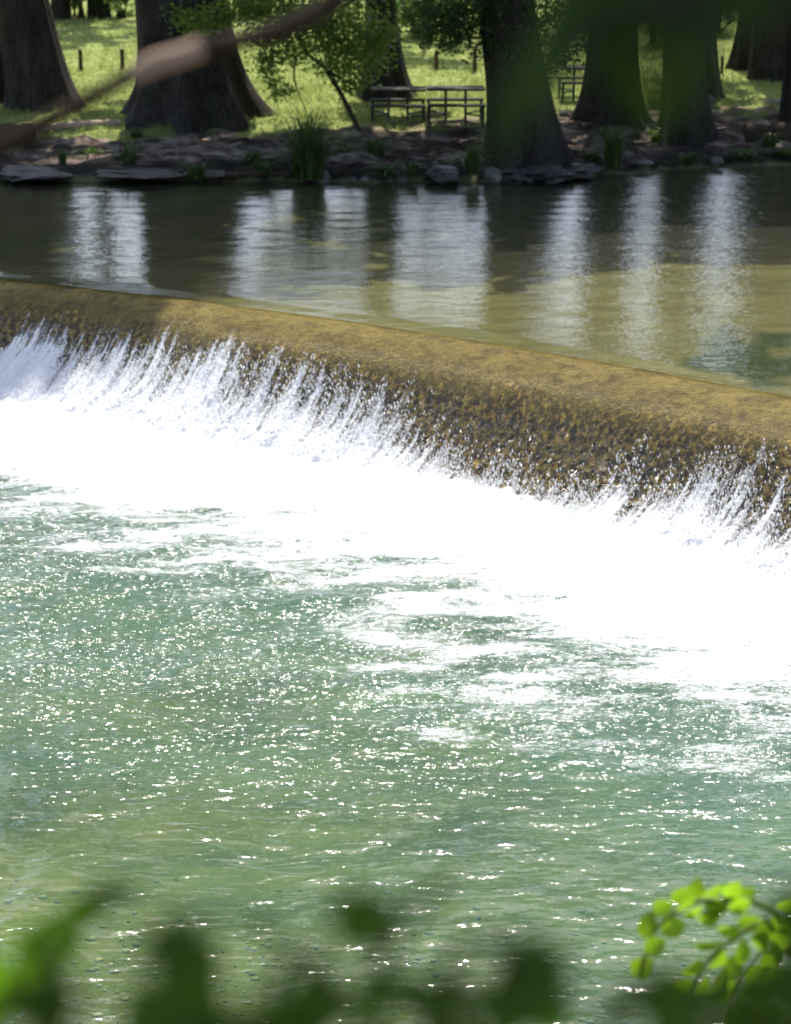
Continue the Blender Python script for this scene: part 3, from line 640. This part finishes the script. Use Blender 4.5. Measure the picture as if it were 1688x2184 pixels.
# logs
def log(name, label, px, py, dx, dy, r, seed, mat='log', cat='log'):
    p = ground_at(px, py); g = np.random.default_rng(seed); p[2] += r * .55
    q = bez([np.array([0, 0, 0.]), np.array([dx * .5, dy * .5, .03]), np.array([dx, dy, 0.02])], 10)
    V, F = tube(q, r * np.linspace(1, .86, len(q)) * (1 + .1 * g.normal(size=len(q))), 14)
    o = np_mesh(name, V, F, MAT[mat]); o.location = p; return tag(o, label, cat)
log('fallen_log', 'thick dark log end lying on the dirt at the left frame edge', 70, 305, -2.2, .3, .24, 1)
log('fallen_log', 'long dark fallen log at the right below the strip of grass', 1588, 296, 3.2, -.1, .20, 2)
log('driftwood', 'flat dark driftwood stick at the waterline left of the stones', 480, 378, 1.6, .1, .06, 3)
log('tree_root', 'long pale root running left from the biggest cypress down the bank', 255, 268, -1.6, -1.1, .09, 4, 'bare', 'root')
log('tree_root', 'pale root lit by the sun at the foot of the black trunk at top right', 1630, 160, .75, -.7, .10, 5, 'bare', 'root')

# stones
def rock(label, px, py, wpx, hpx, seed, mat='rock', flat=1.0, name='stone', group='stones along the waterline'):
    p = ground_at(px, py); g = np.random.default_rng(seed); a, b_ = m_of(wpx, p) / 2, m_of(hpx, p)
    V, F = blob(g, 3); k = g.normal(size=(7, 3)); k /= np.linalg.norm(k, axis=1)[:, None]
    for q in k:                                       # chip planes off the lump
        h = .62 + .25 * g.random(); dd = V @ q; V = V - np.outer(np.maximum(dd - h, 0), q)
    V = V * (1 + (.55 if flat == 1 else 1.3) * (fbm(V[:, 0] * 1.7 + seed * 3, V[:, 1] * 1.7 + V[:, 2] * 2.3, 4, seed, .6)[:, None] - .5)) * [a * 1.15, a * .8 * flat, b_ * .75]; V[:, 2] += b_ * .3
    o = np_mesh(name, V, F, MAT[mat], smooth_shade=False); o.location = p; o.rotation_euler[2] = g.normal(0, .3)
    return tag(o, label, 'stone', group)
for a in (('broad flat grey stone slab at the water edge by the left frame edge', 70, 372, 170, 15, 1, 'rock_dark', 1.3), ('long low grey slab below the dirt bank under the biggest cypress', 300, 370, 170, 8, 2, 'rock_dark', 1.2),
          ('low slab running toward the driftwood stick', 450, 372, 110, 6, 3, 'rock_dark', 1.1), ('upright pale stone at the waterline under the reed clump', 685, 388, 34, 30, 4), ('small white stone right of the reed clump at the waterline', 755, 388, 14, 11, 5),
          ('small tan stone beside the small white stone at the waterline', 778, 386, 18, 10, 6), ('peaked pale stone standing at the waterline before the tables', 858, 388, 26, 30, 7), ('dark humped boulder below the picnic tables', 945, 382, 90, 30, 8, 'rock_dark'),
          ('little bright stone in the shade below the picnic tables', 928, 352, 12, 10, 9), ('pale rounded stone left of the dark waterside ledge', 1052, 384, 36, 26, 10), ('dark wet ledge block under the waterside cypress', 1110, 384, 90, 24, 11, 'rock_dark', 1.5),
          ('tilted grey ledge slab under the middle of the waterside cypress', 1170, 378, 100, 26, 12, 'rock_dark', 1.6), ('grey ledge slab at the right end of the waterside ledge', 1238, 372, 90, 20, 13, 'rock_dark', 1.5), ('small pale stone stack at the waterline before the dark reed clump', 1262, 372, 22, 26, 14),
          ('pale stone between the dark reed clump and the thin sapling stem', 1335, 332, 36, 12, 15), ('pale flat stones edge near the foot of the thin sapling stem', 1372, 350, 40, 9, 16), ('bright pale stone at the foot of the trunk near the water', 1512, 222, 30, 20, 17),
          ('pale boulder on the bare ground near the right edge', 1648, 222, 44, 14, 18), ('pale tan stone at the waterline under the trunk with the thin sapling stem', 1530, 348, 26, 14, 19), ('small pale stone behind the waterside cypress, beside the low table', 1208, 250, 28, 16, 20)):
    rock(*a)

# ================================================================ NEAR BANK PLANTS (out of focus)
def oval(c, ax, nrm, ln, wd, cup=.12):
    ax = ax / np.linalg.norm(ax); b = np.cross(nrm, ax); b /= np.linalg.norm(b); nn = np.cross(ax, b)
    t = np.linspace(0, 1, 9); wv = np.sin(np.pi * np.clip(t, 0, 1) ** .85) ** .7 * wd / 2; wv[0] = wv[-1] = .02 * wd
    mid = c + np.outer((t - .5) * ln, ax) - np.outer(cup * ln * (t - .5) ** 2 * 2, nn)
    V = np.stack([mid - np.outer(wv, b) + np.outer(wv * .25, nn), mid, mid + np.outer(wv, b) + np.outer(wv * .25, nn)], 1).reshape(-1, 3)
    return V, grid_faces(9, 3)
def leaves(list_, Y, seed, jitter=.1, face=.5):
    """leaves given as column, row, length px, width px, slant in degrees"""
    g = np.random.default_rng(seed); out = []
    for (x, y, l, w_, an) in list_:
        c = at_y(x, y, Y * (1 + jitter * g.normal())); k = depth(c) / FOC
        ax = np.array([math.cos(R(an)), .35 * g.normal(), math.sin(R(an))])
        nr = np.array([face * g.normal(), -1.0, face * g.normal() + .3]); nr -= ax * (nr @ ax) / (ax @ ax)
        out.append(oval(c, ax, nr / np.linalg.norm(nr), l * k, w_ * k))
    V, F = merge(out); return V, F, np.repeat(g.random(len(out)), 27)
def plant(name, label, cat, foot, stems, lv, Y, seed, mat, stem_mat='twig', jitter=.1):
    root = empty(name, foot, label, cat); f = np.array(foot)
    prt = [tube(bez([np.asarray(q) - f for q in st], 8), np.linspace(r0, r1, 8 * (len(st) - 1) + 1), 8) for st, r0, r1 in stems]
    V, F = merge(prt); np_mesh('stem', V, F, MAT[stem_mat], root)
    V, F, T = leaves(lv, Y, seed, jitter); np_mesh('foliage', V - f, F, MAT[mat], root, True, {'tint': T}); return root
gz = lambda x, y: float(ground_z(x, y))

# lime sprig with round leaves
YL = 5.5; zc = lambda x, y: (1324 + .2157 * x, 1835 + .2157 * y)
lv = [(420, 470, 35), (620, 340, 20), (920, 310, 15), (730, 500, 10), (950, 460, 10), (1180, 450, 10), (520, 660, 12), (340, 850, 35), (210, 1050, 40), (1070, 690, 30), (1290, 620, -15), (870, 830, 5), (710, 1050, 45), (620, 1230, 60),
      (800, 1240, 60), (1120, 1040, 60), (1050, 1230, 75), (1230, 350, 40), (960, 980, 70), (880, 1340, 50), (1640, 420, 40), (1150, 1530, 20), (1470, 1540, 15), (1390, 800, 80), (1430, 700, 95), (1010, 1330, 80), (1320, 1500, 40), (760, 290, 85), (1110, 300, 60), (270, 640, 70), (1500, 640, 80), (1560, 780, 70), (1480, 960, 50), (1350, 1130, 40), (1250, 1300, 60), (1560, 1150, 30), (1400, 1350, 20), (980, 1180, 60), (640, 420, 60), (880, 560, 30), (1200, 900, 80), (1620, 640, 30)]
LVS = [(*zc(x, y), 268 * .2157 * (.92 + .2 * random.random()), 198 * .2157 * (.9 + .2 * random.random()), an) for x, y, an in lv]
foot = (1.24, 5.7, gz(1.24, 5.7)); pz = lambda x, y: at_y(*zc(x, y), YL)
hub = pz(1750, 1000)
plant('lime_shrub', 'sunlit shrub sprig with round lime green leaves in the near bottom right', 'shrub', foot,
      [([foot, (1.2, 5.6, foot[2] + .6), hub, pz(1550, 560), pz(1300, 400)], .016, .008), ([pz(1300, 400), pz(1000, 395), pz(740, 410), pz(480, 560), pz(330, 720), pz(180, 1120)], .009, .005), ([hub, pz(1440, 640), pz(1130, 770), pz(850, 1000), pz(690, 1290)], .010, .005),
       ([hub, pz(1480, 850), pz(1250, 1060), pz(1030, 1400)], .006, .003)], LVS, YL, 5, 'lime', 'green_stem', .010)

# dark leafy shrubs right under the camera
g = np.random.default_rng(55)
def mass(x0, y0, x1, y1, n, l0, l1, an=None):
    return [(g.uniform(x0, x1), g.uniform(y0, y1), g.uniform(l0, l1), g.uniform(.4, .6) * l1, (g.uniform(0, 180) if an is None else an + g.normal(0, 20))) for _ in range(n)]
YB = 1.25; f2 = (-.12, 1.4, gz(-.12, 1.4)); pb = lambda x, y: at_y(x, y, YB)
lvb = mass(30, 2060, 130, 2200, 7, 120, 190) + [(235, 1905, 150, 50, 12), (330, 2010, 110, 60, 60)] + mass(345, 1965, 450, 2200, 18, 110, 170, 80) + [(530, 1930, 120, 60, -30), (560, 1985, 90, 45, -60)] + mass(715, 1925, 830, 1990, 8, 100, 140) + [(900, 1920, 140, 40, 35), (950, 1890, 90, 30, 30)] + mass(300, 2125, 720, 2240, 22, 120, 200) + mass(1105, 2015, 1180, 2085, 12, 100, 130) + mass(740, 2105, 1330, 2240, 19, 110, 170)
plant('leafy_shrub', 'dark blurred leafy shrub along the bottom of the view', 'shrub', f2,
      [([f2, (-.1, 1.32, f2[2] + .5), pb(400, 2250), pb(410, 1990)], .008, .003), ([f2, pb(560, 2300), pb(760, 2120), pb(900, 1930)], .007, .003), ([f2, pb(900, 2260), pb(1130, 2120), pb(1150, 2020)], .006, .003)], lvb, YB, 6, 'dark_leaf')
f4 = (-.48, 2.1, gz(-.48, 2.1)); pl = lambda x, y: at_y(x, y, 1.9)
lvl = [(60, 2075, 130, 75, 60), (125, 1985, 130, 80, 40), (180, 1940, 120, 65, 30), (80, 2020, 120, 80, 75), (20, 2110, 130, 80, 50), (235, 1912, 90, 45, 10), (150, 2010, 90, 55, 80), (40, 1990, 100, 60, 20), (110, 2060, 90, 60, 10)] + mass(-60, 2020, 60, 2200, 5, 130, 190, 60)
plant('leafy_shrub', 'blurred shrub shoot with brighter green leaves at the bottom left corner', 'shrub', f4, [([f4, pl(-60, 2350), pl(60, 2080), pl(200, 1930)], .008, .004)], lvl, 1.9, 8, 'mid_leaf', 'twig', .05)
f3 = (.26, 1.4, gz(.26, 1.4))
lvr = mass(1690, 1870, 1790, 2200, 34, 110, 160) + mass(1370, 2085, 1690, 2150, 17, 90, 130, 5) + mass(1400, 2170, 1700, 2260, 14, 100, 140) + [(1675, 1960, 120, 60, 80)]
plant('leafy_shrub', 'dark blurred shrub filling the bottom right corner behind the lime sprig', 'shrub', f3,
      [([f3, (.26, 1.32, f3[2] + .5), pb(1700, 2150), pb(1690, 1900)], .008, .004), ([pb(1720, 2200), pb(1600, 2110), pb(1400, 2090), pb(1330, 2075)], .006, .003)], lvr, YB, 7, 'dark_leaf')

# overhanging tree at the near right: trunk out of view, a leafy bough hanging into the top of the view
YO = 1.35; po = lambda x, y: at_y(x, y, YO); f5 = (2.7, -.9, gz(2.7, -.9))
lvo = [(1290, 60, 230, 120, 20), (1390, 40, 220, 130, -15), (1210, 40, 200, 120, 40), (1480, 70, 200, 120, 10), (1330, 120, 170, 100, 60), (1440, 130, 200, 110, 70), (1415, 210, 150, 105, 75), (1350, 200, 110, 60, 80),
       (1150, 130, 190, 90, 62), (1100, 220, 190, 80, 66), (1075, 275, 120, 60, 70), (1230, 110, 170, 90, 50), (1190, 190, 130, 55, 60), (1560, 20, 180, 110, 10), (1640, 15, 170, 110, -10), (1250, -10, 200, 120, 0), (1400, -20, 220, 120, 0), (1530, -30, 200, 120, 0), (1500, 160, 100, 60, 80), (1600, -40, 200, 110, 0), (1690, -20, 180, 110, 0), (870, -10, 90, 45, 10)]
tree = plant('overhanging_tree', 'near tree whose dark blurred leaves hang into the top right of the view', 'tree', f5,
      [([f5, (2.68, -.85, 7.0), (2.4, -.5, 9.0), (1.6, .8, 10.6)], .10, .05), ([(2.67, -.84, 7.6), (1.5, .5, 7.75), (.8, 1.2, 7.55), po(1560, -60), po(1380, 30), po(1200, 60), po(1100, 240)], .018, .003), ([po(1700, 40), po(1560, 15), po(1400, 30)], .006, .004)], lvo, YO, 9, 'bough_leaf', 'branch', .06)
lobes = [(.4, 1.5, 10.4, 2.0, .8), (-1.6, 2.2, 10.6, 1.8, .8), (-3.6, 1.0, 10.8, 2.0, .9), (2.4, 2.6, 10.8, 1.8, .8), (1.0, 3.9, 11.0, 1.15, .6), (-2.6, 3.6, 11.2, 1.3, .6), (4.2, 1.0, 10.6, 2.0, .9), (2.0, 4.6, 11.2, 1.0, .5)]  # unseen crown, lobes placed to shade near leaves and spare the bare branch
P = crown_points(lobes, 26000, 88) - np.array(f5); LV, LF = leaf_cloud(P, .20, .55, 88); np_mesh('crown', LV, LF, MAT['crown'], tree, False, {'tint': per_leaf(len(P), 88)})
lm = [tube(bez([np.array((.9, 1.6, 10.5)) - f5, (np.array((.9, 1.6, 10.5)) + np.array(l[:3])) / 2 - f5, np.array(l[:3]) - f5], 5), np.linspace(.05, .012, 11), 6) for l in lobes]
V, F = merge(lm); np_mesh('limbs', V, F, MAT['branch'], tree)

# arching branch at the near left with a stripped, pale length
YA = 3.0; pa = lambda x, y: at_y(x, y, YA); f6 = (-1.0, 3.0, gz(-1.0, 3.0)); kA = YA * 1.02 / FOC
br = empty('arching_branch', f6, 'blurred arching bare branch crossing in front of the cypresses at left', 'branch'); fa = np.array(f6)
q = bez([np.array(f6) - [0, 0, .1], np.array(f6) + [.05, 0, .9], pa(-220, 420), pa(-40, 335), pa(80, 270), pa(170, 222), pa(296, 152)], 8) - fa
np_mesh('stem', *tube(q, np.linspace(26, 17, len(q)) * kA, 10), MAT['branch'], br)
q = bez([pa(285, 160), pa(330, 135), pa(390, 118), pa(436, 100)], 8) - fa
o = np_mesh('bare_wood', *tube(q, np.concatenate([np.linspace(18, 22, 8), np.full(len(q) - 8, 22)]) * kA, 12), MAT['bare'], br); o['label'] = 'pale stripped length catching the sun'
q = bez([pa(430, 104), pa(520, 84), pa(600, 62), pa(700, 12), pa(820, -80), pa(980, -260)], 8) - fa
np_mesh('upper_stem', *tube(q, np.linspace(20, 22, len(q)) * kA, 10), MAT['branch'], br)
